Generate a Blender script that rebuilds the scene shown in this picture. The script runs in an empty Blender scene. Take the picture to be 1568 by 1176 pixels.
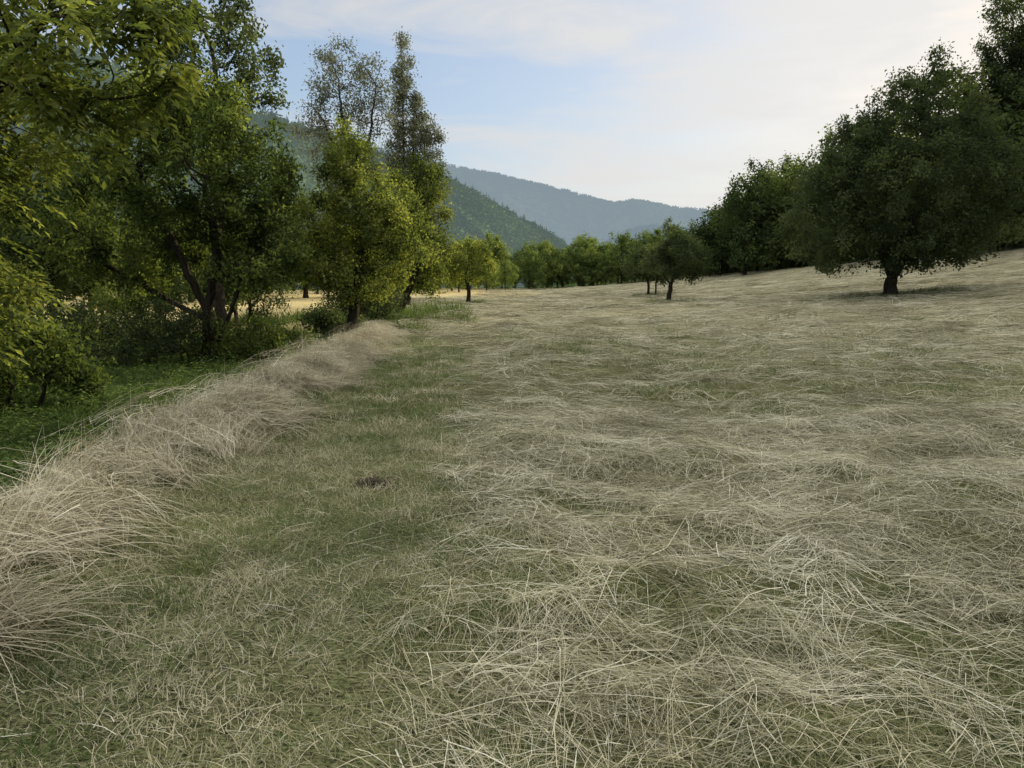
import bpy, math, time
import numpy as np
from mathutils import Vector
T0=time.time()
rng=np.random.default_rng(11)
scene=bpy.context.scene
R=math.radians
SUN_EL=18.0; SUN_AZ=41.0

# ---------------------------------------------------------------- noise
def h2(ix,iy,s):
    v=np.sin(ix*127.1+iy*311.7+s*74.7)*43758.5453
    return v-np.floor(v)
def vn(x,y,s=0):
    ix=np.floor(x);iy=np.floor(y);fx=x-ix;fy=y-iy
    fx=fx*fx*(3-2*fx);fy=fy*fy*(3-2*fy)
    a=h2(ix,iy,s);b=h2(ix+1,iy,s);c=h2(ix,iy+1,s);d=h2(ix+1,iy+1,s)
    return (a*(1-fx)+b*fx)*(1-fy)+(c*(1-fx)+d*fx)*fy
def fbm(x,y,s=0,o=4):
    t=0;a=.5
    for i in range(o):
        t=t+a*vn(x,y,s+i);x=x*2.03+7.1;y=y*2.03+3.3;a*=.5
    return t
def sstep(a,b,x):
    t=np.clip((x-a)/(b-a),0,1);return t*t*(3-2*t)

# ---------------------------------------------------------------- terrain height
def xb(y):   # left edge of the cut hay
    return np.interp(y,[-50,2,6,10,14,17,19,24,40,60,200],[-.4,-.4,-.5,-.85,-1.25,-1.9,-3.2,-4.5,-9,-16,-40])
def xr(y):   # line of the uncut dry grass bank
    return np.interp(y,[-50,1,5,10,17,20,60],[-2.5,-2.6,-2.95,-3.1,-3.3,-3.6,-12])
def H(x,y,fine=True):
    x=np.asarray(x,float);y=np.asarray(y,float)
    z=.011*np.clip(y,0,130)
    xp=np.clip(x,0,45)
    z=z+.0024*xp*xp+.3*np.clip(x-45,0,230)
    dip=sstep(0,1,(xr(y)-.25-x)/2.2)*(1-.55*sstep(20,45,y))
    z=z-.62*dip
    z=z+.20*np.exp(-((x-xr(y))/.5)**2)*sstep(22,17,y)
    z=z+(fbm(x*.12,y*.12,5,3)-.45)*.35*sstep(4,14,np.hypot(x,y))
    if fine:
        d=np.hypot(x,y)
        fade=1-sstep(35,90,d)
        inh=sstep(-.1,.6,x-xb(y))
        z=z+inh*fade*((fbm(x*.5+3,y*1.0,21,3)-.45)*.24+(vn(x*1.7+y*.5,y*3.0,31)-.5)*.08+(vn(x*4.1,y*5.0,33)-.5)*.06*sstep(14,8,d))
        z=z+inh*fade*sstep(5,12,d)*(vn(x*.16+y*.1+4,y*.62,36)-.5)*.22
        z=z+(1-inh)*fade*(fbm(x*1.3,y*1.3,41,3)-.45)*.09
    return z

# ---------------------------------------------------------------- mesh helper
def make_mesh(name,V,faces,mats,rnd=None,col=None,smooth=False):
    me=bpy.data.meshes.new(name)
    V=np.asarray(V,np.float32)
    me.vertices.add(len(V));me.vertices.foreach_set("co",V.ravel())
    li=[];ls=[];mi=[];off=0
    for F,m in faces:
        F=np.asarray(F,np.int32)
        if len(F)==0: continue
        n,k=F.shape
        li.append(F.ravel());ls.append(off+np.arange(n,dtype=np.int32)*k);mi.append(np.full(n,m,np.int32));off+=n*k
    li=np.concatenate(li);ls=np.concatenate(ls);mi=np.concatenate(mi)
    me.loops.add(len(li));me.loops.foreach_set("vertex_index",li)
    me.polygons.add(len(ls));me.polygons.foreach_set("loop_start",ls)
    me.polygons.foreach_set("material_index",mi)
    if smooth: me.polygons.foreach_set("use_smooth",np.ones(len(ls),bool))
    for m in mats: me.materials.append(m)
    if rnd is not None:
        a=me.attributes.new("rnd",'FLOAT','POINT');a.data.foreach_set("value",np.asarray(rnd,np.float32))
    if col is not None:
        a=me.attributes.new("gcol",'FLOAT_COLOR','POINT')
        c=np.ones((len(V),4),np.float32);c[:,:3]=col;a.data.foreach_set("color",c.ravel())
    me.update(calc_edges=True)
    return me
def obj(name,me,link=True):
    o=bpy.data.objects.new(name,me)
    if link: scene.collection.objects.link(o)
    return o

# ---------------------------------------------------------------- materials
def newmat(name):
    m=bpy.data.materials.new(name);m.use_nodes=True
    nt=m.node_tree;nt.nodes.clear();return m,nt,nt.nodes,nt.links
def ramp(N,stops):
    r=N.new('ShaderNodeValToRGB');e=r.color_ramp.elements
    while len(e)<len(stops): e.new(.5)
    for i,(p,c) in enumerate(stops):
        e[i].position=p;e[i].color=(c[0],c[1],c[2],1)
    return r
def foliage_mat(name,stops,transl=.4,tcol=(1.3,1.5,.6),nscale=.4,haze_glow=None,hk=0,namp=.9):
    m,nt,N,L=newmat(name)
    at=N.new('ShaderNodeAttribute');at.attribute_name='rnd'
    oi=N.new('ShaderNodeObjectInfo')
    geo=N.new('ShaderNodeNewGeometry')
    nz=N.new('ShaderNodeTexNoise');nz.inputs['Scale'].default_value=nscale;nz.inputs['Detail'].default_value=2
    L.new(geo.outputs['Position'],nz.inputs['Vector'])
    a=N.new('ShaderNodeMath');a.operation='MULTIPLY_ADD'
    L.new(oi.outputs['Random'],a.inputs[0]);a.inputs[1].default_value=.25;
    L.new(at.outputs['Fac'],a.inputs[2])
    b=N.new('ShaderNodeMath');b.operation='MULTIPLY_ADD'
    L.new(nz.outputs['Fac'],b.inputs[0]);b.inputs[1].default_value=namp;L.new(a.outputs[0],b.inputs[2])
    c=N.new('ShaderNodeMath');c.operation='SUBTRACT';L.new(b.outputs[0],c.inputs[0]);c.inputs[1].default_value=.125+namp/2
    r=ramp(N,stops);L.new(c.outputs[0],r.inputs[0])
    colr=r.outputs[0]
    d=N.new('ShaderNodeBsdfDiffuse');L.new(colr,d.inputs['Color'])
    last=d.outputs[0]
    if transl>0:
        t=N.new('ShaderNodeBsdfTranslucent')
        mm=N.new('ShaderNodeMix');mm.data_type='RGBA';mm.blend_type='MULTIPLY';mm.inputs['Factor'].default_value=1
        L.new(colr,mm.inputs['A']);mm.inputs['B'].default_value=(*tcol,1);L.new(mm.outputs['Result'],t.inputs['Color'])
        ms=N.new('ShaderNodeMixShader');ms.inputs[0].default_value=transl
        L.new(d.outputs[0],ms.inputs[1]);L.new(t.outputs[0],ms.inputs[2]);last=ms.outputs[0]
    if haze_glow:   # air light of the distance, painted in as a fixed glow per hill
        em=N.new('ShaderNodeEmission');em.inputs['Color'].default_value=(*haze_glow,1)
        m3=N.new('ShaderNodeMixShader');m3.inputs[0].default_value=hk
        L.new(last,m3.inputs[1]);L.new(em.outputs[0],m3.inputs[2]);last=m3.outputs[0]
    o=N.new('ShaderNodeOutputMaterial');L.new(last,o.inputs[0])
    return m
def bark_mat(name,c1,c2):
    m,nt,N,L=newmat(name)
    tc=N.new('ShaderNodeTexCoord');mp=N.new('ShaderNodeMapping');mp.inputs['Scale'].default_value=(9,9,2.0)
    nz=N.new('ShaderNodeTexNoise');nz.inputs['Scale'].default_value=2;nz.inputs['Detail'].default_value=6
    L.new(tc.outputs['Object'],mp.inputs[0]);L.new(mp.outputs[0],nz.inputs['Vector'])
    r=ramp(N,[(.3,c1),(.7,c2)]);L.new(nz.outputs['Fac'],r.inputs[0])
    p=N.new('ShaderNodeBsdfDiffuse');L.new(r.outputs[0],p.inputs['Color'])
    bp=N.new('ShaderNodeBump');bp.inputs['Strength'].default_value=.8;bp.inputs['Distance'].default_value=.03
    L.new(nz.outputs['Fac'],bp.inputs['Height']);L.new(bp.outputs[0],p.inputs['Normal'])
    o=N.new('ShaderNodeOutputMaterial');L.new(p.outputs[0],o.inputs[0]);return m

M_bark=bark_mat('bark',(.018,.015,.011),(.06,.05,.038))
def st(a,b,c,k=1.0): return [(0,tuple(v*k for v in a)),(.5,tuple(v*k for v in b)),(1,tuple(v*k for v in c))]
M_leaf=foliage_mat('leaf_green',st((.017,.030,.013),(.060,.086,.033),(.18,.22,.072)),.48,(1.9,1.8,.75),.35,namp=1.3)
M_leafy=foliage_mat('leaf_yellowgreen',st((.023,.037,.015),(.085,.112,.039),(.23,.26,.085)),.5,(1.85,1.75,.75),.35,namp=1.3)
M_leafd=foliage_mat('leaf_dark',st((.024,.036,.021),(.060,.080,.042),(.13,.158,.074)),.40,(1.6,1.6,.75),.3,namp=1.1)
M_leafg=foliage_mat('leaf_grey',st((.10,.11,.08),(.17,.18,.13),(.28,.28,.20)),.42,(1.15,1.2,.9),.4)
M_forest=foliage_mat('leaf_forest',st((.022,.036,.020),(.060,.086,.040),(.14,.172,.066)),.40,(1.65,1.65,.7),.08,namp=1.4)
M_line=foliage_mat('leaf_treeline',st((.05,.08,.032),(.10,.14,.052),(.22,.26,.09)),.42,(1.5,1.5,.65),.05,namp=1.3)
M_hill1=foliage_mat('hill_forest_leaf_haze',st((.035,.06,.028),(.08,.122,.046),(.19,.25,.075)),0,(1,1,1),.010,(.31,.40,.41),.26,namp=1.8)
M_hill2=foliage_mat('far_hill_leaf_haze',st((.03,.055,.028),(.06,.10,.04),(.13,.18,.06)),0,(1,1,1),.0045,(.34,.42,.49),.68,namp=1.8)
M_hill3=foliage_mat('mid_hill_leaf_haze',st((.03,.055,.03),(.05,.09,.04),(.09,.14,.05)),0,(1,1,1),.006,(.31,.39,.47),.62)
straw=[(0,(.095,.085,.045)),(.2,(.235,.22,.125)),(.45,(.41,.38,.255)),(.75,(.575,.54,.39)),(1,(.76,.72,.57))]
M_hay=foliage_mat('hay_straw',straw,0,(1,1,.9),.9,namp=.9)
M_dry=foliage_mat('dry_grass',[(0,(.17,.145,.085)),(.3,(.37,.33,.22)),(.7,(.57,.52,.375)),(1,(.76,.71,.56))],.2,(1,1,.92),1.2)
M_short=foliage_mat('short_grass',[(0,(.07,.115,.035)),(.3,(.145,.19,.07)),(.5,(.26,.265,.135)),(.75,(.40,.37,.235)),(1,(.57,.52,.37))],.3,(1.1,1.1,.85),1.1,namp=1.7)
M_green=foliage_mat('green_grass',st((.03,.058,.02),(.085,.128,.04),(.20,.25,.088)),.38,(1.3,1.35,.65),.6)

def ground_mat():
    m,nt,N,L=newmat('ground_soil_grass')
    at=N.new('ShaderNodeAttribute');at.attribute_name='gcol'
    geo=N.new('ShaderNodeNewGeometry')
    mp=N.new('ShaderNodeMapping');mp.inputs['Scale'].default_value=(.7,1.6,1)
    L.new(geo.outputs['Position'],mp.inputs[0])
    n1=N.new('ShaderNodeTexNoise');n1.inputs['Scale'].default_value=1.2;n1.inputs['Detail'].default_value=6;n1.inputs['Roughness'].default_value=.65
    L.new(mp.outputs[0],n1.inputs['Vector'])
    n2=N.new('ShaderNodeTexNoise');n2.inputs['Scale'].default_value=55;n2.inputs['Detail'].default_value=5;n2.inputs['Roughness'].default_value=.8
    L.new(mp.outputs[0],n2.inputs['Vector'])
    r1=ramp(N,[(.3,(.6,.6,.6)),(.7,(1.3,1.3,1.3))]);L.new(n1.outputs['Fac'],r1.inputs[0])
    r2=ramp(N,[(.42,(.2,.2,.2)),(.58,(1.5,1.45,1.3))]);L.new(n2.outputs['Fac'],r2.inputs[0])
    a=N.new('ShaderNodeMix');a.data_type='RGBA';a.blend_type='MULTIPLY';a.inputs['Factor'].default_value=1
    L.new(at.outputs['Color'],a.inputs['A']);L.new(r1.outputs[0],a.inputs['B'])
    b=N.new('ShaderNodeMix');b.data_type='RGBA';b.blend_type='MULTIPLY';b.inputs['Factor'].default_value=1
    L.new(a.outputs['Result'],b.inputs['A']);L.new(r2.outputs[0],b.inputs['B'])
    p=N.new('ShaderNodeBsdfDiffuse');L.new(b.outputs['Result'],p.inputs['Color'])
    o=N.new('ShaderNodeOutputMaterial');L.new(p.outputs[0],o.inputs[0]);return m
M_ground=ground_mat()

# ---------------------------------------------------------------- ground sheet
tx=np.linspace(-1,1,541);gx=3*np.sinh(7.6*tx)
ty=np.linspace(-.55,1,470);gy=5+3*np.sinh(7.6*ty)
X,Y=np.meshgrid(gx,gy);Z=H(X,Y)
V=np.stack([X,Y,Z],-1).reshape(-1,3)
ny,nx=X.shape
ii=(np.arange(ny-1)[:,None]*nx+np.arange(nx-1)[None,:]).ravel()
F=np.stack([ii,ii+1,ii+nx+1,ii+nx],-1)
inh=sstep(-.15,.25,X-xb(Y)+(fbm(X*2,Y*2,9)-.5)*.5)
dist=np.hypot(X,Y)
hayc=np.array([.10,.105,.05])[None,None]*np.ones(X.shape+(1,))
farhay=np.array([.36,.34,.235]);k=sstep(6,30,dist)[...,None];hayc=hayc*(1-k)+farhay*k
stripc=np.array([.10,.105,.055]);
greenc=np.array([.045,.065,.025]);yel=np.array([.52,.43,.23])
lc=sstep(0,.8,xr(Y)-.3-X)[...,None]
left=stripc*(1-lc)+greenc*lc
kf=(sstep(26,35,Y)*sstep(-4,-9,X))[...,None]
left=left*(1-kf)+yel*kf
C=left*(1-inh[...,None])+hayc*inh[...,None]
kk=sstep(52,75,Y)[...,None]*sstep(6,-6,X)[...,None];C=C*(1-kk)+yel*kk
kw=np.maximum(sstep(112,130,Y),sstep(0,5,X-np.interp(Y,[-50,15,35,55,85,108],[43,43,43,41,33,29])))[...,None]
C=C*(1-kw)+np.array([.05,.08,.03])*kw
mh=np.exp(-(((X+1.07)/.16)**2+((Y-5.1)/.15)**2))[...,None];C=C*(1-mh)+np.array([.03,.025,.018])*mh
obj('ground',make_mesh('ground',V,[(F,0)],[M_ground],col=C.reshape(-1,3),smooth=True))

# ---------------------------------------------------------------- scatter through geometry nodes
def scatter(name,P,rot,scl,protos):
    P=np.asarray(P,np.float32);n=len(P)
    coll=bpy.data.collections.new(name+'_parts')
    for p in protos: coll.objects.link(p)
    me=bpy.data.meshes.new(name);me.vertices.add(n);me.vertices.foreach_set('co',P.ravel())
    a=me.attributes.new('irot','FLOAT_VECTOR','POINT');a.data.foreach_set('vector',np.asarray(rot,np.float32).ravel())
    a=me.attributes.new('iscl','FLOAT_VECTOR','POINT')
    s=np.asarray(scl,np.float32)
    if s.ndim==1: s=np.repeat(s[:,None],3,1)
    a.data.foreach_set('vector',s.ravel())
    a=me.attributes.new('iidx','INT','POINT');a.data.foreach_set('value',rng.integers(0,len(protos),n).astype(np.int32))
    o=obj(name,me)
    ng=bpy.data.node_groups.new(name+'_gn','GeometryNodeTree')
    ng.interface.new_socket('Geometry',in_out='INPUT',socket_type='NodeSocketGeometry')
    ng.interface.new_socket('Geometry',in_out='OUTPUT',socket_type='NodeSocketGeometry')
    N=ng.nodes;L=ng.links
    gi=N.new('NodeGroupInput');go=N.new('NodeGroupOutput')
    ip=N.new('GeometryNodeInstanceOnPoints');ci=N.new('GeometryNodeCollectionInfo')
    ci.inputs['Collection'].default_value=coll
    ci.inputs['Separate Children'].default_value=True;ci.inputs['Reset Children'].default_value=True
    def na(nm,t):
        q=N.new('GeometryNodeInputNamedAttribute');q.data_type=t;q.inputs['Name'].default_value=nm;return q.outputs['Attribute']
    er=N.new('FunctionNodeEulerToRotation')
    L.new(na('irot','FLOAT_VECTOR'),er.inputs[0])
    L.new(gi.outputs[0],ip.inputs['Points']);L.new(ci.outputs[0],ip.inputs['Instance'])
    ip.inputs['Pick Instance'].default_value=True
    L.new(na('iidx','INT'),ip.inputs['Instance Index']);L.new(er.outputs[0],ip.inputs['Rotation'])
    L.new(na('iscl','FLOAT_VECTOR'),ip.inputs['Scale']);L.new(ip.outputs[0],go.inputs[0])
    md=o.modifiers.new('scatter','NODES');md.node_group=ng
    return o
def zrot(n,a=None):
    r=np.zeros((n,3));r[:,2]=rng.uniform(0,6.283,n) if a is None else a;return r

# ---------------------------------------------------------------- blades, built as one mesh per sward
def ribbons(x,y,z0,ang,curv,L,arc,tilt,bend,w,roll,rnd,k=4,taper=.35):
    n=len(x);s=np.linspace(0,1,k)
    px=np.zeros((n,k));py=np.zeros((n,k));px[:,0]=x;py[:,0]=y
    for j in range(1,k):
        a=ang+curv*(s[j]-.15);stp=L/(k-1)
        px[:,j]=px[:,j-1]+np.cos(a)*stp;py[:,j]=py[:,j-1]+np.sin(a)*stp
    pz=H(px,py)+z0[:,None]+arc[:,None]*np.sin(math.pi*s)+tilt[:,None]*s-bend[:,None]*s*s
    a=ang[:,None]+curv[:,None]*s;ww=w[:,None]*(1-(1-taper)*s)*.5
    off=np.stack([-np.sin(a)*np.cos(roll)[:,None]*ww,np.cos(a)*np.cos(roll)[:,None]*ww,np.sin(roll)[:,None]*ww],-1)
    P=np.stack([px,py,pz],-1)
    V=np.stack([P-off,P+off],2).reshape(-1,3)
    b=np.arange(n,dtype=np.int64)*k*2
    F=np.concatenate([np.stack([b+2*j,b+2*j+1,b+2*j+3,b+2*j+2],-1) for j in range(k-1)])
    return V,F,np.repeat(rnd,k*2)
def emit(name,parts,mat):
    off=0;Vs=[];Fs=[];Rs=[]
    for V,F,r in parts:
        Vs.append(V);Fs.append(F+off);Rs.append(r);off+=len(V)
    me=make_mesh(name,np.concatenate(Vs),[(np.concatenate(Fs),0)],[mat],rnd=np.concatenate(Rs))
    print(name,off//2,'verts/2',round(time.time()-T0,1));return obj(name,me)
def locks(cx,cy,s,ns,hd,mat_mu=.45,zmax=.06,curvsd=.35,lsc=1.,loose=.38,hsd=.32,wk=1.0):
    """bundles of lying straws"""
    m=len(cx);i=np.repeat(np.arange(m),ns);n=len(i);sc=s[i]
    ang=hd[i]+rng.normal(0,hsd,n)+np.where(rng.random(n)<loose,rng.normal(0,1.1,n),0)
    lat=rng.normal(0,.07,n)*sc;lon=rng.normal(0,.10,n)*sc
    L=(.06+rng.gamma(2.2,.105,n)).clip(0,.75)*sc*lsc
    x=cx[i]-np.sin(hd[i])*lat+np.cos(hd[i])*lon-np.cos(ang)*L*.5
    y=cy[i]+np.cos(hd[i])*lat+np.sin(hd[i])*lon-np.sin(ang)*L*.5
    lift=rng.random(m)**2*zmax
    z0=(lift[i]+rng.random(n)*.03)*np.clip(sc,0,2.6)-.006
    arc=rng.uniform(0,.03,n)*np.clip(sc,0,3)
    tilt=rng.normal(0,.025,n)*np.clip(sc,0,2)+np.where(rng.random(n)<.035,rng.uniform(.03,.10,n),0)
    cv=rng.normal(0,curvsd,m)[i]+rng.normal(0,.3,n)
    rnd=np.clip(mat_mu+rng.normal(0,.17,m)[i]+rng.normal(0,.22,n),0,1)
    w=rng.uniform(.0014,.0036,n)+np.where(rng.random(n)<.08,.002,0)
    return ribbons(x,y,z0,ang,cv,L,arc,tilt,np.zeros(n),w*sc*wk,rng.uniform(-.9,.9,n),rnd)
def tufts(cx,cy,s,ns,rad,h0,h1,lean,w,mu,sd,hd=None,hsd=.5,k=3,droop=.35):
    m=len(cx);i=np.repeat(np.arange(m),ns);n=len(i);sc=s[i]
    a=rng.uniform(0,6.283,n);r=rad*np.sqrt(rng.random(n))*sc
    if hd is None: ang=rng.uniform(0,6.283,m)[i]+rng.normal(0,1.3,n)
    else: ang=hd[i]+rng.normal(0,hsd,n)
    h=rng.uniform(h0,h1,n)*sc;le=np.abs(rng.normal(lean,lean*.4,n))
    rnd=np.clip(mu+rng.normal(0,sd*.7,m)[i]+rng.normal(0,sd*.7,n),0,1)
    z=np.zeros(n)
    return ribbons(cx[i]+r*np.cos(a),cy[i]+r*np.sin(a),z-.01,ang,rng.normal(0,.5,n),h*le,z,h,h*droop*np.clip(le,0,2),rng.uniform(w*.6,w*1.4,n)*sc,rng.uniform(-.7,.7,n),rnd,k,.15)

def polar(n,r0,r1,a0,a1):
    r=r0*(r1/r0)**rng.random(n);a=np.radians(rng.uniform(a0,a1,n))
    return r*np.sin(a),r*np.cos(a),r
def heading(x,y,sd=.62): return (fbm(x*.45,y*.6,77,3)-.45)*2.6-.1+rng.normal(0,sd,len(x))+np.where(rng.random(len(x))<.5,math.pi,0)
def in_hay(x,y,o=.12):
    rt=np.interp(y,[-50,15,35,55,85,108,150],[43,43,43,41,33,29,20])
    e=xb(y)+(fbm(x*1.5,y*1.5,9)-.5)*.6+o
    ok=(x>e-.1+rng.random(len(x))**2*.6)&(x<rt)&(y<112)&~((y>58)&(x<-4))
    thin=(fbm(x*1.0+9,y*1.5,55,3)<.36)&(rng.random(len(x))<.6)
    return ok&~thin
parts=[]
x=rng.uniform(-1,9,15500);y=.7+7.5*rng.random(15500)**.88;ok=in_hay(x,y)&(x<1.2+y*1.05);x,y=x[ok],y[ok]
parts.append(locks(x,y,rng.uniform(.65,1.1,len(x)),15,heading(x,y,.95)));n1=len(x)
x,y,r=polar(21500,6.5,115,-50,52);ok=in_hay(x,y);x,y,r=x[ok],y[ok],r[ok]
parts.append(locks(x,y,np.clip(r/8.5,.85,5.2),11,heading(x,y,.62),wk=1.1));print(n1,len(x))
x,y,r=polar(1500,1.5,60,52,75);ok=in_hay(x,y)&(y>.3);x,y,r=x[ok],y[ok],r[ok]
parts.append(locks(x,y,np.clip(r/4,1,6),10,heading(x,y)))
for hx,hy,hr in [(2.9,10.2,.28),(6.3,10.8,.35),(1.9,4.0,.16),(4.1,6.0,.25),(1.1,7.2,.2),(9.5,15,.5),(5.2,17,.45),(12,22,.6),(3.3,25,.6),(-.2,20,.5),(2.2,3.1,.14),(7.5,13,.3),(4.6,9,.25),(.6,12,.3)]:
    q=60;a=rng.uniform(0,6.283,q);rr=hr*np.abs(rng.normal(0,.8,q));xx=hx+rr*np.cos(a)*1.5;yy=hy+rr*np.sin(a)
    V_,F_,r_=locks(xx,yy,np.full(q,.8+hr),9,rng.uniform(0,6.28,q),.30,.05,loose=.5,hsd=.5)
    V_[:,2]+=hr*.38*np.exp(-(((V_[:,0]-hx)/1.5)**2+(V_[:,1]-hy)**2)/hr**2);parts.append((V_,F_,r_))
emit('cut_hay',parts,M_hay)

# short grass strip
def clear(x,y): return np.hypot((x+1.07)/.12,(y-5.1)/.11)>1
n=5200;y=.7+6.6*rng.random(n)**.8;x=xr(y)+.1+rng.random(n)*(xb(y)-xr(y)+.45);ok=clear(x,y);x,y=x[ok],y[ok]
p=[tufts(x,y,rng.uniform(.6,1.25,len(x)),24,.10,.018,.075,1.0,.0036,.55,.32)]
n=2000;y=6.5+14*rng.random(n);x=xr(y)+.15+rng.random(n)*(xb(y)-xr(y)+.2)
p.append(tufts(x,y,rng.uniform(1.1,1.9,n),18,.14,.02,.06,.9,.0052,.47,.28))
x,y,r=polar(8500,1.6,26,-10,50);ok=(x>xb(y)+.2)&(fbm(x*1.0+9,y*1.5,55,3)<.39);x,y,r=x[ok],y[ok],r[ok];print('regrowth',len(x))
p.append(tufts(x,y,np.clip(r/5,.8,3),20,.12,.02,.08,.9,.0038,.33,.24))
emit('short_grass',p,M_short)
n=2300;y=.7+18*rng.random(n)**1.2;x=xr(y)+.2+rng.random(n)*(xb(y)-xr(y)+.2);ok=clear(x,y)&(fbm(x*1.2,y*.9,61,3)>.38);x,y=x[ok],y[ok]
emit('loose_hay',[locks(x,y,rng.uniform(.22,.6,len(x)),11,rng.uniform(0,6.28,len(x)),.40,.02,loose=.5,hsd=.5,wk=1.3)],M_hay)
n=600;y=1.2+15*rng.random(n)**1.2;x=xr(y)+.3+rng.random(n)*(xb(y)-xr(y))
ok=fbm(x*1.1,y*.8,91,2)>.42;x,y=x[ok],y[ok]
x2=rng.uniform(0,9,120);y2=rng.uniform(1.8,14,120);x=np.concatenate([x,x2]);y=np.concatenate([y,y2])
emit('green_grass_tufts',[tufts(x,y,rng.uniform(.5,1.15,len(x)),40,.11,.03,.11,.8,.0048,.62,.22)],M_green)
# dry bank: clumps of bent-over grass
n=330;cy=.5+18.5*rng.random(n);cx=xr(cy)+rng.normal(0,.25,n);cs=rng.uniform(.45,1.25,n)*(1-.3*sstep(12,19,cy))
ch=rng.uniform(0,6.283,n);i=np.repeat(np.arange(n),8)
x=cx[i]+rng.normal(0,.11,len(i))*cs[i];y=cy[i]+rng.normal(0,.11,len(i))*cs[i]
x=np.clip(x,xr(y)-.55,xr(y)+.62)
emit('tall_dry_grass',[tufts(x,y,cs[i]*rng.uniform(.75,1.1,len(i)),30,.09,.14,.56,1.05,.0056,.5,.28,ch[i]+rng.normal(0,.45,len(i)),.55,5,.55),
   locks(x[::3],y[::3],cs[i][::3]*1.2,14,rng.uniform(0,6.28,len(x[::3])),.45,.3,loose=.5,hsd=.5,wk=1.4)],M_dry)
# green hollow on the left
n=3300;y=2+26*rng.random(n)**.9;x=xr(y)-.5-rng.random(n)**1.2*np.interp(y,[2,10,28],[5,9,14])
emit('meadow_grass',[tufts(x,y,rng.uniform(.6,1.5,n),22,.16,.06,.24,.8,.010,.42,.28)],M_green)
tp=[(17.6,32,2.6,110,.9),(9.1,40,1.0,40,.9),(10.4,52,1.3,40,1.),(-3.,45,1.4,50,.9),(-4.7,20,1.6,60,1.0),(-5,27,2.5,80,1.3),(-9.,34,5,130,1.6)]
P=[]
for cx,cy,rr,m,sc in tp:
    a=rng.uniform(0,6.283,m);q=rr*np.sqrt(rng.random(m));xx=cx+q*np.cos(a)*1.4;yy=cy+q*np.sin(a)*.6
    P.append(np.stack([xx,yy,np.full(m,sc)],-1))
P=np.concatenate(P)
emit('uncut_grass',[tufts(P[:,0],P[:,1],P[:,2]*rng.uniform(.9,1.6,len(P)),26,.22,.1,.36,.6,.016,.55,.25)],M_green)
def unit(v): return v/np.maximum(np.linalg.norm(v,axis=-1,keepdims=True),1e-9)
def leaves(C,D,Nn,l,w,rnd):
    S=unit(np.cross(D,Nn));Nn=np.cross(S,D);l=l[:,None];w=w[:,None]
    v=np.stack([C,C+D*l*.45+S*w*.5+Nn*w*.15,C+D*l-Nn*l*.12,C+D*l*.45-S*w*.5+Nn*w*.15],1)
    b=np.arange(len(C))*4
    F=np.concatenate([np.stack([b,b+1,b+2],-1),np.stack([b,b+2,b+3],-1)])
    return v.reshape(-1,3),F,np.repeat(rnd,4)
n=900;y=4+16*rng.random(n);x=xr(y)-.9-rng.random(n)*np.interp(y,[4,20],[4,9])
ok=fbm(x*.6,y*.6,51,2)>.33;x,y=x[ok],y[ok];i=np.repeat(np.arange(len(x)),26);n=len(i)
hh=rng.random(n)*.38*(.5+fbm(x,y,52,2))[i];a=rng.uniform(0,6.283,n);rr=.16*rng.random(n)
C_=np.stack([x[i]+rr*np.cos(a),y[i]+rr*np.sin(a),H(x,y)[i]+hh],-1)
V_,F_,r_=leaves(C_,unit(np.stack([np.cos(a),np.sin(a),rng.normal(0,.3,n)],-1)),unit(rng.normal(size=(n,3))*.3+np.array([0,0,1])),rng.uniform(.04,.11,n),rng.uniform(.02,.05,n),rng.uniform(.1,.8,n))
obj('broadleaf_weeds',make_mesh('broadleaf_weeds',V_,[(F_,0)],[M_green],rnd=r_))

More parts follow.
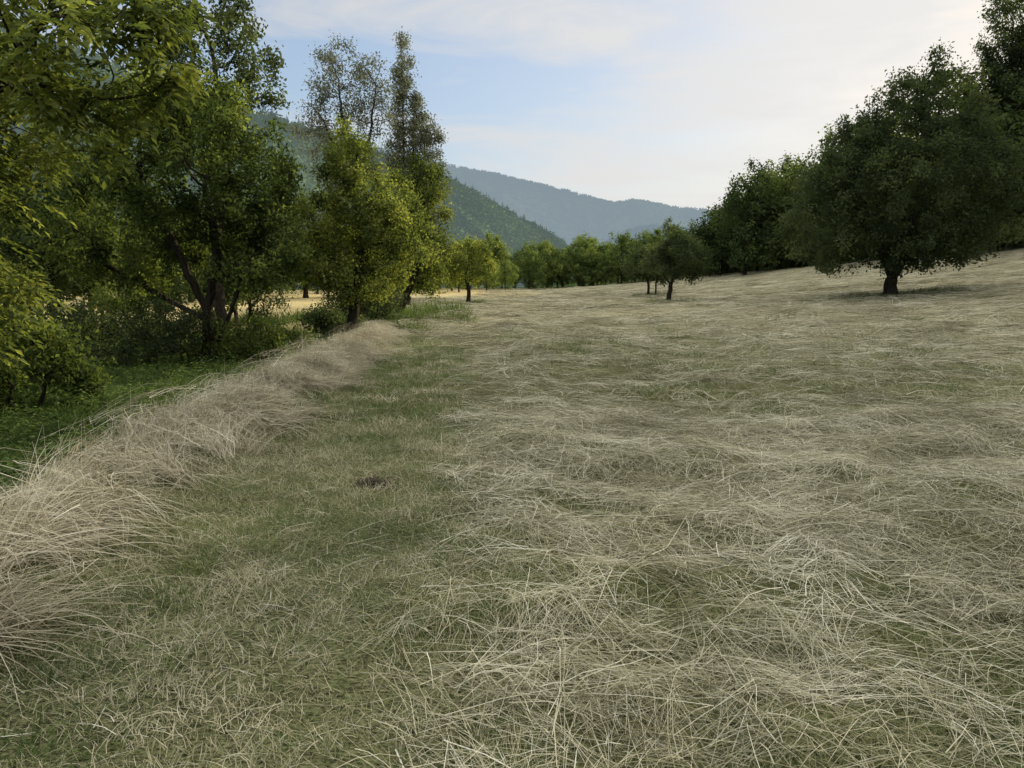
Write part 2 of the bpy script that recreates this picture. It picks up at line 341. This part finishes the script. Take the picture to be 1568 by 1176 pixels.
# ---------------------------------------------------------------- trees
def sample_lobes(lobes,n,shell=.5,gap=.0):
    vol=np.array([l[3]*l[4]*l[5] for l in lobes]);vol=vol/vol.sum()
    out=[]
    for l,v in zip(lobes,vol):
        m=int(n*v)+4
        d=unit(rng.normal(size=(m,3)));q=rng.random(m)**(1/(3+3*shell))
        out.append(np.array(l[:3])+d*q[:,None]*np.array(l[3:6]))
    A=np.concatenate(out)
    if gap>0:
        k=vn(A[:,0]*.9+A[:,2]*.6,A[:,1]*.9-A[:,2]*.7,rng.integers(99))
        A=A[k>gap]
    return A
def grow(trunks,A,step,kill,iters=110):
    MAXN=14000
    pos=np.zeros((MAXN,3));par=np.full(MAXN,-1,int);n=0
    for tr in trunks:
        tr=np.array(tr,float);prev=-1
        for i in range(len(tr)-1):
            seg=tr[i+1]-tr[i];m=max(1,int(np.linalg.norm(seg)/step))
            for j in range(m+(1 if i==len(tr)-2 else 0)):
                p=tr[i]+seg*j/m+rng.normal(0,.02,3)*(j>0)
                if prev==-1 and n>0:
                    prev=int(np.argmin(np.linalg.norm(pos[:n]-p,axis=1)))
                    if np.linalg.norm(pos[prev]-p)<step*.6: continue
                pos[n]=p;par[n]=prev;prev=n;n+=1
    D=np.linalg.norm(A[:,None]-pos[None,:n],axis=2);near=D.argmin(1);dn=D.min(1)
    cc=np.zeros(MAXN,int)
    for it in range(iters):
        if len(A)==0 or n>MAXN-1500: break
        d=unit(A-pos[near]);acc=np.zeros((n,3));np.add.at(acc,near,d)
        idx=np.unique(near);idx=idx[cc[idx]<4]
        if len(idx)==0: break
        dr=unit(unit(acc[idx])+rng.normal(0,.22,(len(idx),3))+np.array([0,0,.05]))
        m=len(idx);pos[n:n+m]=pos[idx]+dr*step;par[n:n+m]=idx;cc[idx]+=1
        Dn=np.linalg.norm(A[:,None]-pos[None,n:n+m],axis=2)
        j=Dn.argmin(1);dm=Dn.min(1);b=dm<dn;near[b]=n+j[b];dn[b]=dm[b]
        n+=m;keep=dn>kill;A=A[keep];near=near[keep];dn=dn[keep]
    return pos[:n],par[:n]
def tree(name,trunks,lobes,nA,step,kill,r0,nleaf,lsize,lmat,sigma=.2,shell=.5,gap=.3,compound=False,link=True,sides=5,tiplim=7,asp=.55,up=.6,clump=.9):
    A=sample_lobes(lobes,nA,shell,gap)
    pos,par=grow(trunks,A,step,kill)
    n=len(pos);rr=np.zeros(n);cnt=np.zeros(n);ex=2.4
    for i in range(n-1,-1,-1):
        if rr[i]==0: rr[i]=1;cnt[i]=1
        if par[i]>=0: rr[par[i]]=(rr[par[i]]**ex+rr[i]**ex)**(1/ex) if rr[par[i]]>0 else rr[i];cnt[par[i]]+=cnt[i]
    g=math.log(r0/.008)/max(math.log(rr.max()),.1)
    rad=.008*rr**g
    e=np.where(par>=0)[0];p0=pos[par[e]];p1=pos[e]
    ra=np.minimum(rad[par[e]],rad[e]*1.12);rb=rad[e]
    ax=unit(p1-p0);ref=np.where(np.abs(ax[:,2:3])>.9,np.array([[1.,0,0]]),np.array([[0,0,1.]]))
    u=unit(np.cross(ax,ref));v=np.cross(ax,u)
    zb=min(t[0][2] for t in trunks)
    fl0=1+.7*np.exp(-(p0[:,2]-zb)/.25);fl1=1+.7*np.exp(-(p1[:,2]-zb)/.25)
    th=np.arange(sides)*2*math.pi/sides
    cs=np.cos(th)[None,:,None];sn=np.sin(th)[None,:,None]
    ring=lambda p,r:p[:,None]+(u[:,None]*cs+v[:,None]*sn)*r[:,None,None]
    V1=np.concatenate([ring(p0-ax*ra[:,None]*.3,ra*fl0),ring(p1,rb*fl1)],1).reshape(-1,3)
    b=(np.arange(len(e))*2*sides)[:,None];k=np.arange(sides)[None];k2=(k+1)%sides
    F1=np.stack([b+k,b+k2,b+sides+k2,b+sides+k],-1).reshape(-1,4)
    tips=np.where((cnt<=tiplim)&(np.arange(n)>len(trunks)*2))[0]
    wgt=rng.gamma(clump,1,len(tips));wgt/=wgt.sum()
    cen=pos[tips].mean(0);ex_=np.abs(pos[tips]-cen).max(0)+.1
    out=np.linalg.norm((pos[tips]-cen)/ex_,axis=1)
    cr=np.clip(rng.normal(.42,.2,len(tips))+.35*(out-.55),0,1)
    if compound:
        m=nleaf//9;sel=rng.choice(len(tips),m,p=wgt)
        c=pos[tips[sel]]+rng.normal(0,sigma,(m,3))
        az=rng.uniform(0,6.283,m);d=unit(np.stack([np.cos(az),np.sin(az),rng.normal(-.35,.3,m)],-1))
        L=lsize*rng.uniform(2.4,3.6,m);CC=[];DD=[]
        side=unit(np.cross(d,np.array([0,0,1.])+rng.normal(0,.25,(m,3))))
        for q in range(9):
            t=(q//2+1)/5.;sg=0 if q==8 else (1 if q%2 else -1)
            base=c+d*(L*t)[:,None]+np.array([0,0,-1.])*(L*t*t*.35)[:,None]
            CC.append(base);DD.append(unit(d*(.75 if sg else 1)+side*sg*.8+np.array([0,0,-.3*t])+rng.normal(0,.1,(m,3))))
        c=np.concatenate(CC);d=np.concatenate(DD);sel=np.tile(sel,9);m=len(c)
        nn=unit(np.array([0,0,1.])+rng.normal(0,.35,(m,3)))
    else:
        m=nleaf;sel=rng.choice(len(tips),m,p=wgt)
        c=pos[tips[sel]]+rng.normal(0,sigma,(m,3))
        d=unit(rng.normal(size=(m,3))+np.array([0,0,-.25]));nn=unit(rng.normal(size=(m,3))*.9+np.array([0,0,up]))
    l=lsize*rng.uniform(.6,1.35,m)
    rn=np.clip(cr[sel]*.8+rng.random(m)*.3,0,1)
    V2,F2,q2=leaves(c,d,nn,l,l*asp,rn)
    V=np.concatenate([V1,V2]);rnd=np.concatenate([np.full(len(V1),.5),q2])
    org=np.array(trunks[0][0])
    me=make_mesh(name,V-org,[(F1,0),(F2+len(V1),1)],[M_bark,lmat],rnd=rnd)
    o=obj(name,me,link);o.location=org if link else (0,0,0)
    return o
def g(x,y): return float(H(x,y,False))-.05

z=g(-8,18)
tree('fruit_tree',[[(-8,18,z),(-8.0,18,z+1.4),(-8.5,18,z+2.6),(-9.3,18,z+4.3)],[(-8.0,18,z+1.4),(-7.6,17.9,z+2.8),(-7.9,18,z+4.6)],[(-7.9,18,z+.3),(-7.2,17.7,z+1.6),(-6.6,17.6,z+2.8)],[(-8.1,18,z+1.2),(-9.4,17.8,z+2.0),(-10.6,17.8,z+2.7)]],
     [(-8.2,18,4.5,2.8,2.2,2.3),(-10.2,18.3,3.0,1.9,1.8,1.7),(-6.5,17.7,2.8,1.3,1.4,1.5),(-8.6,18,6.2,1.4,1.3,.9)],1250,.24,.33,.20,44000,.11,M_leaf,.14,gap=.38)
z=g(-10.6,25)
tree('ash_tree',[[(-10.6,25,z),(-10.7,25,z+3),(-10.3,25,z+6.5),(-10.3,25,z+9.5)]],
     [(-10.5,25,9.6,2.7,2.3,2.6),(-11.8,25,7.3,2.0,1.8,1.6),(-9.2,25,7.4,1.5,1.5,1.6),(-10.4,25,12,1.3,1.3,1.2)],800,.3,.38,.2,18000,.14,M_leafd,.17,gap=.45)
z=g(-8.8,9.2)
tree('walnut_tree',[[(-8.9,9.2,z),(-8.8,9.2,z+1.8),(-8.2,9.1,z+3.4),(-7.8,9,z+5)],[(-8.5,9.1,z+2.6),(-7.2,8.8,z+3.9),(-6.0,8.6,z+4.6)],[(-8.8,9.2,z+1.2),(-8.0,9.3,z+2.4),(-7.2,9.4,z+3)]],
     [(-8.3,9,4.3,2.5,2.3,2.8),(-6.2,8.7,4.4,2.2,1.6,1.5),(-5.1,8.6,4.3,1.4,1.2,1.3),(-7.9,9.4,1.4,1.3,1.2,1.2),(-7.9,9,6.5,2.3,2,1.4)],1000,.2,.26,.19,43000,.12,M_leafy,.10,gap=.32,compound=True,asp=.48)
z=g(-4.7,20)
tree('apple_tree',[[(-4.7,20,z),(-4.6,20,z+1.1),(-4.2,20,z+2.6),(-4.1,20,z+4)],[(-4.6,20,z+1.1),(-5.1,20,z+2.4)]],
     [(-4.1,20,3.9,1.6,1.6,2.1),(-4.4,20,2.2,1.9,1.7,1.1),(-3.2,20,2.9,1.1,1.3,1.4),(-5.2,20,3.4,1.0,1.2,1.5),(-4.5,20,5.4,.7,.7,.9)],1100,.2,.28,.16,36000,.09,M_leafy,.13,gap=.38)
z=g(-4.5,29)
tree('plum_tree',[[(-4.9,29,z),(-4.2,29,z+1.5),(-3.6,29,z+3.2),(-3.6,29,z+4.5)]],
     [(-3.9,29,4.8,1.6,1.7,2.1),(-3.4,29,2.7,1.6,1.6,1.4),(-5.2,29.5,2.6,1.7,1.6,1.8)],900,.26,.33,.15,24000,.12,M_leafy,.17,gap=.36)
z=g(-6.2,41)
tree('poplar_tree',[[(-6.3,41,z),(-6.3,41,z+5),(-6.25,41,z+14)],[(-6.2,41,z+1.2),(-5.4,41,z+4),(-5.0,41,z+10)],[(-6.2,41,z+1.5),(-5.9,41,z+4),(-5.6,41,z+12)]],
     [(-6.3,41,6,1.1,1.0,3),(-6.3,41,9,1.0,1.0,3),(-6.25,41,12,.85,.9,3.),(-6.2,41,14.5,.5,.5,1.7),(-4.9,41,5.5,1.1,1.0,3),(-4.8,41,8.6,.85,.9,3),(-5.6,41,8.5,1.,1,4),(-6.3,41,4,1.7,1.4,2.2)],1300,.25,.3,.2,42000,.13,M_leafg,.17,gap=.12,up=.1,clump=1.5)
z=g(-9,38)
tree('birch_tree',[[(-8.3,38,z),(-8.4,38,z+5),(-8.8,38,z+8),(-9.2,38,z+12)],[(-8.5,38,z+6.5),(-7.6,38,z+9.5),(-7.2,38,z+12)],[(-8.6,38,z+7),(-10.2,38,z+10.5)]],
     [(-9.0,38,11.8,2.0,1.8,2.6),(-7.4,38,11.5,1.3,1.4,2.4),(-10.4,38,10.0,1.4,1.3,1.6),(-9,38,8,2.2,1.8,1.6)],800,.3,.38,.15,14000,.13,M_leafg,.2,gap=.3)
z=g(-3,45)
tree('apple_tree',[[(-2.85,45,z),(-2.85,45,z+1.2),(-3.0,45,z+2)]],
     [(-3.0,45,3.1,1.9,1.7,1.3),(-2.4,45,3.8,1.1,1.1,.9),(-4.0,45,2.8,1.0,1,.9)],500,.25,.32,.13,11000,.14,M_leafy,.19,gap=.3)
z=g(9.2,40)
tree('apple_tree',[[(9.1,40,z),(9.2,40,z+1.1),(9.5,40,z+2)],[(9.2,40,z+1.1),(8.6,40,z+1.9)]],
     [(9.6,40,3.3,1.8,1.6,1.3),(10,40,4.3,1.0,1.0,.9),(8.7,40,3.0,1.3,1.2,.9)],600,.24,.3,.13,12000,.13,M_leafd,.17,gap=.36)
z=g(10.3,52)
tree('apple_tree',[[(10.3,52,z),(10.3,52,z+1.0),(10.0,52,z+2)],[(10.8,52,z),(10.9,52,z+1.6)]],
     [(10.2,52,3.3,1.9,1.6,1.3),(11.3,52,2.9,1.1,1.1,.9)],400,.28,.34,.13,9500,.15,M_leafd,.2,gap=.36)
z=g(17.6,32)
tree('cherry_tree',[[(17.55,32,z),(17.6,32,z+.9),(17.0,32,z+2.2),(15.8,32,z+3.8)],[(17.6,32,z+.8),(18.1,32,z+2.2),(18.7,32,z+5),(18.8,32,z+8)],[(18.1,32,z+2.1),(19.6,31.8,z+3.3)]],
     [(17.8,32,6.2,4.6,4.3,3.2),(18.5,32,8.8,3.2,3.0,2.7),(14.9,32,4.6,2.6,2.6,2.5),(21.0,32,4.8,2.1,2.4,2.3),(17.6,31,3.7,3.8,2.6,1.5),(18.9,32,11.0,1.1,1.0,1.0),(16.2,32,7.6,2,2,2)],2600,.3,.37,.27,86000,.14,M_leafd,.18,gap=.30)
for (sx,sy,a,b,h,mt,nl) in [(-7.0,18.3,1.8,1.0,.8,M_leaf,8000),(-9.8,17.5,2.2,1.2,1.1,M_leafd,10000),(-8.3,11.2,1.3,1.0,1.0,M_leaf,8000),(-12.5,17,2.0,1.6,1.4,M_leafd,9000),(-5.6,22.5,1.2,1,.9,M_leafd,7000),(-11.0,13.0,1.7,1.4,1.3,M_leafd,9000),(-5.6,25.5,1.6,1,1.3,M_leafd,8000),(-12.0,22,2.4,1.2,1.5,M_leaf,9000)]:
    z=g(sx,sy)
    tree('shrub',[[(sx,sy,z),(sx,sy,z+.4)],[(sx+.4,sy,z),(sx+.6,sy,z+.5)]],[(sx,sy,z+h*.6,a,b,h*.8),(sx+.5*a,sy,z+h*.9,a*.5,b*.6,h*.6)],260,.18,.24,.04,nl,.09,mt,.13,gap=.3)
print('trees',time.time()-T0)

def fproto(i,h,w,mat,nl,ls):
    j=lambda k:rng.uniform(1-k,1+k)
    lob=[(0,0,h*.52,w,w,h*.36),(w*.35*j(.5),0,h*.8*j(.06),w*.55,w*.6,h*.2),(-w*.5,w*.2,h*.42*j(.3),w*.6*j(.2),w*.7,h*.25),(w*.1,-w*.4,h*.22,w*.8,w*.75,h*.2),(-w*.2*j(.8),-w*.2,h*.72*j(.1),w*.5,w*.5,h*.18)]
    return tree('forest_tree_%02d'%i,[[(0,0,-.3),(0,0,h*.3),(.2,.1,h*.7)]],lob,320,.55,.65,.26,nl,ls,mat,.33,gap=.3,link=False,sides=3)
fp=[fproto(i,13,w,M_forest,6500,.36) for i,w in enumerate([3.2,4.2,2.3,4.9,3.7])]
P=[];S=[]
edge=np.array([(20,122),(29,108),(31,96),(33,85),(37,70),(41,55),(43,42),(43,28),(43,15),(44,0),(44,-15)])
for t in np.linspace(0,1,46):
    ex_=np.interp(t,np.linspace(0,1,len(edge)),edge[:,0]);ey=np.interp(t,np.linspace(0,1,len(edge)),edge[:,1])
    hs=np.interp(ey,[-15,20,42,60,85,108,122],[.95,1.0,1.2,1.2,1.05,.95,.55])
    for row in range(4):
        xx=ex_+1.5+row*5+rng.normal(0,1.8);yy=ey+row*2.0+rng.normal(0,2.2)
        s_=hs*rng.uniform(.68,1.22)*(.5 if row==0 and rng.random()<.5 else 1)
        P.append((xx,yy,g(xx,yy)-.3));S.append((s_*rng.uniform(.8,1.2),s_*rng.uniform(.8,1.2),s_*rng.uniform(.85,1.1)))
P=np.array(P);S=np.array(S)
scatter('forest',P,zrot(len(P)),S,fp)
z=g(42.6,62)
tree('ash_tree',[[(43.4,62,z),(43,62,z+8),(42.8,62,z+19)]],[(42.9,62,17,4.0,3.5,5.0),(42.6,62,23.5,2.6,2.4,4.0),(45.5,62,20,3.2,3,5),(40.6,62,14,2.4,2.4,3)],1000,.5,.58,.3,32000,.25,M_leafd,.32,gap=.33)
lp=[fproto(10+i,12,w,M_line,5000,.42) for i,w in enumerate([4.2,5.0,3.8])]
P=[];S=[]
for i in range(40):
    t=i/39;xx=-26+52*t+rng.normal(0,1.0);yy=118+rng.normal(0,2.5)-10*(t<.35);P.append((xx,yy,g(xx,yy)));S.append(rng.uniform(.42,.78))
for i in range(20):
    xx=rng.uniform(-30,26);yy=130+rng.normal(0,4);P.append((xx,yy,g(xx,yy)));S.append(rng.uniform(.55,.9))
for xx,yy,s_ in [(-9,78,.42),(-6.5,84,.45),(-13,72,.5),(-11,80,.52),(-3.5,95,.42),(-1,100,.4),(-15,66,.55),(-8,92,.5)]:
    P.append((xx,yy,g(xx,yy)));S.append(s_)
scatter('distant_trees',np.array(P),zrot(len(P)),np.array(S),lp)
P=[];S=[]
for i in range(60):
    yy=rng.uniform(44,110);xx=-14-(yy-44)*.18-rng.random()**1.2*60;P.append((xx,yy,g(xx,yy)));S.append(rng.uniform(.5,.95))
for xx,yy,s_ in [(-13,34,.42),(-15.5,30,.5),(-19,31,.5),(-25,26,.65),(-31,30,.8),(-19,22,.6),(-12.5,31,.45),(-10,44,.5),(-9,50,.5),(-22,17,.75),(-16,12,.65),(-28,14,.9),(-18,27,.62),(-24,32,.7)]:
    P.append((xx,yy,g(xx,yy)));S.append(s_)
scatter('valley_trees',np.array(P),zrot(len(P)),np.array(S),fp)

# ---------------------------------------------------------------- hills
def clump_proto(i,h,w,n,s,mat):
    d=unit(rng.normal(size=(n,3)));d[:,2]=np.abs(d[:,2])*1.0-.15;q=rng.random(n)**.25
    c=d*q[:,None]*np.array([w,w,h*.55])+np.array([0,0,h*.45])
    V,F,r=leaves(c,unit(rng.normal(size=(n,3))),unit(rng.normal(size=(n,3))*.4+d),np.full(n,s),np.full(n,s*.8),rng.uniform(.3,.7,n))
    return obj('hill_broadleaf_%d'%i,make_mesh('hill_broadleaf',V,[(F,0)],[mat],rnd=r),False)
def conifer_proto(i,h,w,mat,n=110,s=2.2):
    t=rng.random(n)**.8;a=rng.uniform(0,6.283,n);rad=w*(1-t)*rng.uniform(.3,.8,n)
    c=np.stack([rad*np.cos(a),rad*np.sin(a),h*(.08+.88*t)],-1)
    d=unit(np.stack([np.cos(a),np.sin(a),np.full(n,-.6)],-1));nn=unit(np.stack([np.cos(a)*.7,np.sin(a)*.7,np.ones(n)*.8],-1))
    V,F,r=leaves(c,d,nn,s*(1.15-t),s*.8*(1.1-t),rng.uniform(.0,.5,n))
    V=np.concatenate([V,[[.2,0,h*1.05],[-.3,.2,h*.7],[.1,-.3,h*.7]]]);F=np.concatenate([F,[[len(V)-3,len(V)-2,len(V)-1]]]);r=np.concatenate([r,[.2,.2,.2]])
    return obj('hill_conifer_%d'%i,make_mesh('hill_conifer',V,[(F,0)],[mat],rnd=r),False)
def hill(name,ridge,foot,mat,protos,ntree,smin,smax,nz,seed,fr=11):
    ridge=np.array(ridge,float);foot=np.array(foot,float);ns,nt=200,80
    u=np.linspace(0,1,ns)
    def cr(P,uu):
        n=len(P)-1;t=np.clip(uu*n,0,n-1e-6);i=t.astype(int);f=(t-i)[:,None]
        p0=P[np.clip(i-1,0,n)];p1=P[i];p2=P[i+1];p3=P[np.clip(i+2,0,n)]
        return .5*((2*p1)+(-p0+p2)*f+(2*p0-5*p1+4*p2-p3)*f*f+(-p0+3*p1-3*p2+p3)*f**3)
    def surf(uu,t):
        r=cr(ridge,uu);f=cr(foot,uu)
        tt=t[:,None];p=f+(r-f)*tt
        k=np.where(t<=1,np.clip(t,0,1)**1.05*.6+.4*np.sin(np.clip(t,0,1)*math.pi/2)**1.15,1-(t-1)*1.2)
        p[:,2]=f[:,2]+(r[:,2]-f[:,2])*k
        amp=nz*np.sin(np.clip(t,0,1)*math.pi)
        p[:,2]+=amp*(fbm(uu*fr+t*2,t*2.0,seed,3)-.5)*2
        return p
    U,Tt=np.meshgrid(u,np.linspace(0,1.35,nt));V=surf(U.ravel(),Tt.ravel())
    ii=(np.arange(nt-1)[:,None]*ns+np.arange(ns-1)[None]).ravel();F=np.stack([ii,ii+1,ii+ns+1,ii+ns],-1)
    me=make_mesh(name,V,[(F,0)],[mat],rnd=np.full(len(V),.4),smooth=True);obj(name,me)
    if ntree:
        P=surf(rng.random(ntree),rng.random(ntree)*1.06);P[:,2]-=2
        scatter(name+'_trees',P,zrot(ntree),rng.uniform(smin,smax,ntree),protos)
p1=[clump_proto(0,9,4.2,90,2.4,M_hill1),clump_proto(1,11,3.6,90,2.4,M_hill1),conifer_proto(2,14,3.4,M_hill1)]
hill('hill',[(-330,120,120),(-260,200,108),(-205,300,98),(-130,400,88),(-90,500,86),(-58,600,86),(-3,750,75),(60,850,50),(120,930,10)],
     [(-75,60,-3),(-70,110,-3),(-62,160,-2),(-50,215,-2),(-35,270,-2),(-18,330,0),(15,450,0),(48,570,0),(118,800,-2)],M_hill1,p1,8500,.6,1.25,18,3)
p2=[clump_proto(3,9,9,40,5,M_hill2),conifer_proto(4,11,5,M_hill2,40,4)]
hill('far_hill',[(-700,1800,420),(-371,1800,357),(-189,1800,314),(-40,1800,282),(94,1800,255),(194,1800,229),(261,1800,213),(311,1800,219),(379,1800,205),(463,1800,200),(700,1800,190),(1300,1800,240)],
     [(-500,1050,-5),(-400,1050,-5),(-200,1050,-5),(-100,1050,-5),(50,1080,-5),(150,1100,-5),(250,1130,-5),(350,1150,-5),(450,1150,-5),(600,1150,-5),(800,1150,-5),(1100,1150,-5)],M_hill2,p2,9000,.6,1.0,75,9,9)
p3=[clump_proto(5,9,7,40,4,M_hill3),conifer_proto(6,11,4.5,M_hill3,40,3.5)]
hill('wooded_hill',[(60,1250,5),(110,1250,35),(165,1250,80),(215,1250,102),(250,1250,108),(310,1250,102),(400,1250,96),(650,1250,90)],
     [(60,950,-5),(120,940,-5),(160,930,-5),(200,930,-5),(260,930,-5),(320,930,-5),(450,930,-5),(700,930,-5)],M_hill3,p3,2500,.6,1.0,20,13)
print('hills',time.time()-T0)

m,nt,N,L=newmat('dark_soil')
nz=N.new('ShaderNodeTexNoise');nz.inputs['Scale'].default_value=60;nz.inputs['Detail'].default_value=5
r=ramp(N,[(.3,(.03,.024,.017)),(.7,(.10,.085,.06))]);L.new(nz.outputs['Fac'],r.inputs[0])
d=N.new('ShaderNodeBsdfDiffuse');L.new(r.outputs[0],d.inputs['Color']);o=N.new('ShaderNodeOutputMaterial');L.new(d.outputs[0],o.inputs[0])
Vs=[];Fs=[]
nc=520
for i in range(nc):
    a=rng.uniform(0,6.283);q=abs(rng.normal(0,.075));cx=-1.07+q*math.cos(a)*1.25;cy=5.1+q*math.sin(a)
    cz=float(H(cx,cy))+.035*math.exp(-(q/.09)**2)*rng.uniform(.3,1);s_=rng.uniform(.004,.014)
    o8=rng.normal(0,1,(6,3))*.25+np.array([[1,0,0],[-1,0,0],[0,1,0],[0,-1,0],[0,0,.8],[0,0,-.8]])
    Vs.append(np.array([cx,cy,cz])+o8*s_);b=i*6
    Fs+= [(b+x_,b+y_,b+z_) for x_,y_,z_ in [(0,2,4),(2,1,4),(1,3,4),(3,0,4),(2,0,5),(1,2,5),(3,1,5),(0,3,5)]]
obj('molehill',make_mesh('molehill',np.concatenate(Vs),[(np.array(Fs),0)],[m]))

# ---------------------------------------------------------------- sky, sun
w=bpy.data.worlds.new("World");scene.world=w;w.use_nodes=True;nt=w.node_tree;nt.nodes.clear();N=nt.nodes;L=nt.links
BG=.15
sk=N.new('ShaderNodeTexSky');sk.sky_type='NISHITA';sk.sun_disc=False;sk.sun_elevation=R(SUN_EL);sk.sun_rotation=R(SUN_AZ)
sk.air_density=1.0;sk.dust_density=1.5;sk.ozone_density=1.5;sk.altitude=400
def vm(op,a,b=None,sc=None):
    q=N.new('ShaderNodeVectorMath');q.operation=op
    for i,v in enumerate([a,b]):
        if v is None: continue
        if isinstance(v,tuple): q.inputs[i].default_value=v
        else: L.new(v,q.inputs[i])
    if sc is not None:
        if isinstance(sc,float): q.inputs['Scale'].default_value=sc
        else: L.new(sc,q.inputs['Scale'])
    return q.outputs[0]
s0=vm('SCALE',sk.outputs[0],sc=1.75)
bw=N.new('ShaderNodeRGBToBW');L.new(s0,bw.inputs[0])
ma=N.new('ShaderNodeMath');ma.operation='MULTIPLY_ADD';L.new(bw.outputs[0],ma.inputs[0]);ma.inputs[1].default_value=.112;ma.inputs[2].default_value=1.0
iv=N.new('ShaderNodeMath');iv.operation='DIVIDE';iv.inputs[0].default_value=1.0;L.new(ma.outputs[0],iv.inputs[1])
s1=vm('SCALE',s0,sc=iv.outputs[0])
tc=N.new('ShaderNodeTexCoord');mp=N.new('ShaderNodeMapping');mp.inputs['Scale'].default_value=(1.0,1.3,5.5);mp.inputs['Rotation'].default_value=(.15,.25,.5)
L.new(tc.outputs['Generated'],mp.inputs[0])
nz=N.new('ShaderNodeTexNoise');nz.inputs['Scale'].default_value=2.8;nz.inputs['Detail'].default_value=8;nz.inputs['Roughness'].default_value=.56;nz.inputs['Distortion'].default_value=.5
L.new(mp.outputs[0],nz.inputs['Vector'])
sx=N.new('ShaderNodeSeparateXYZ');L.new(tc.outputs['Generated'],sx.inputs[0])
sb=N.new('ShaderNodeMapRange');sb.inputs['From Min'].default_value=-.4;sb.inputs['From Max'].default_value=.6;sb.inputs['To Min'].default_value=-.03;sb.inputs['To Max'].default_value=.09;L.new(sx.outputs['X'],sb.inputs['Value'])
ad=N.new('ShaderNodeMath');ad.operation='ADD';L.new(nz.outputs['Fac'],ad.inputs[0]);L.new(sb.outputs[0],ad.inputs[1])
rp=ramp(N,[(.42,(.16,.16,.16)),(.66,(.92,.92,.92))]);L.new(ad.outputs[0],rp.inputs[0])
up=N.new('ShaderNodeMapRange');up.inputs['From Min'].default_value=.45;up.inputs['From Max'].default_value=.85;up.interpolation_type='SMOOTHSTEP'
up.inputs['To Min'].default_value=0;up.inputs['To Max'].default_value=1;L.new(sx.outputs['Z'],up.inputs['Value'])
fm=N.new('ShaderNodeMath');fm.operation='MAXIMUM';L.new(rp.outputs[0],fm.inputs[0]);L.new(up.outputs[0],fm.inputs[1])
# cloud is brighter towards the sun
sg=N.new('ShaderNodeMapRange');sg.inputs['From Min'].default_value=-.3;sg.inputs['From Max'].default_value=.6;sg.inputs['To Min'].default_value=.70/BG;sg.inputs['To Max'].default_value=.86/BG;L.new(sx.outputs['X'],sg.inputs['Value'])
cb=N.new('ShaderNodeMapRange');cb.inputs['From Min'].default_value=0;cb.inputs['From Max'].default_value=1
L.new(sg.outputs[0],cb.inputs['To Min']);cb.inputs['To Max'].default_value=2.1/BG;L.new(up.outputs[0],cb.inputs['Value'])  # overhead overcast added out of view, brightened to lift the light on the ground
cc=vm('SCALE',(1.01,1.0,.985),sc=cb.outputs[0])
mx=N.new('ShaderNodeMix');mx.data_type='RGBA';L.new(fm.outputs[0],mx.inputs['Factor']);L.new(s1,mx.inputs['A']);L.new(cc,mx.inputs['B'])
bg=N.new('ShaderNodeBackground');bg.inputs['Strength'].default_value=BG;L.new(mx.outputs['Result'],bg.inputs['Color'])
wo=N.new('ShaderNodeOutputWorld');L.new(bg.outputs[0],wo.inputs[0])
sl=bpy.data.lights.new('sun','SUN');sl.energy=5.0;sl.angle=R(.6);sl.color=(1,.89,.70)
so=bpy.data.objects.new('sun',sl);scene.collection.objects.link(so)
D=Vector((math.sin(R(SUN_AZ))*math.cos(R(SUN_EL)),math.cos(R(SUN_AZ))*math.cos(R(SUN_EL)),math.sin(R(SUN_EL))))
so.rotation_euler=D.to_track_quat('Z','Y').to_euler();so.location=(40,40,60)
cam=bpy.data.cameras.new('camera');cam.lens=24;cam.sensor_width=36;cam.clip_end=8000;cam.clip_start=.05
co=bpy.data.objects.new('camera',cam);scene.collection.objects.link(co);co.location=(0,0,1.6+float(H(0.,0.)));co.rotation_euler=(R(90-8.06),0,0)
scene.camera=co
scene.view_settings.view_transform='Standard';scene.view_settings.look='None';scene.view_settings.exposure=0
print('done',time.time()-T0)
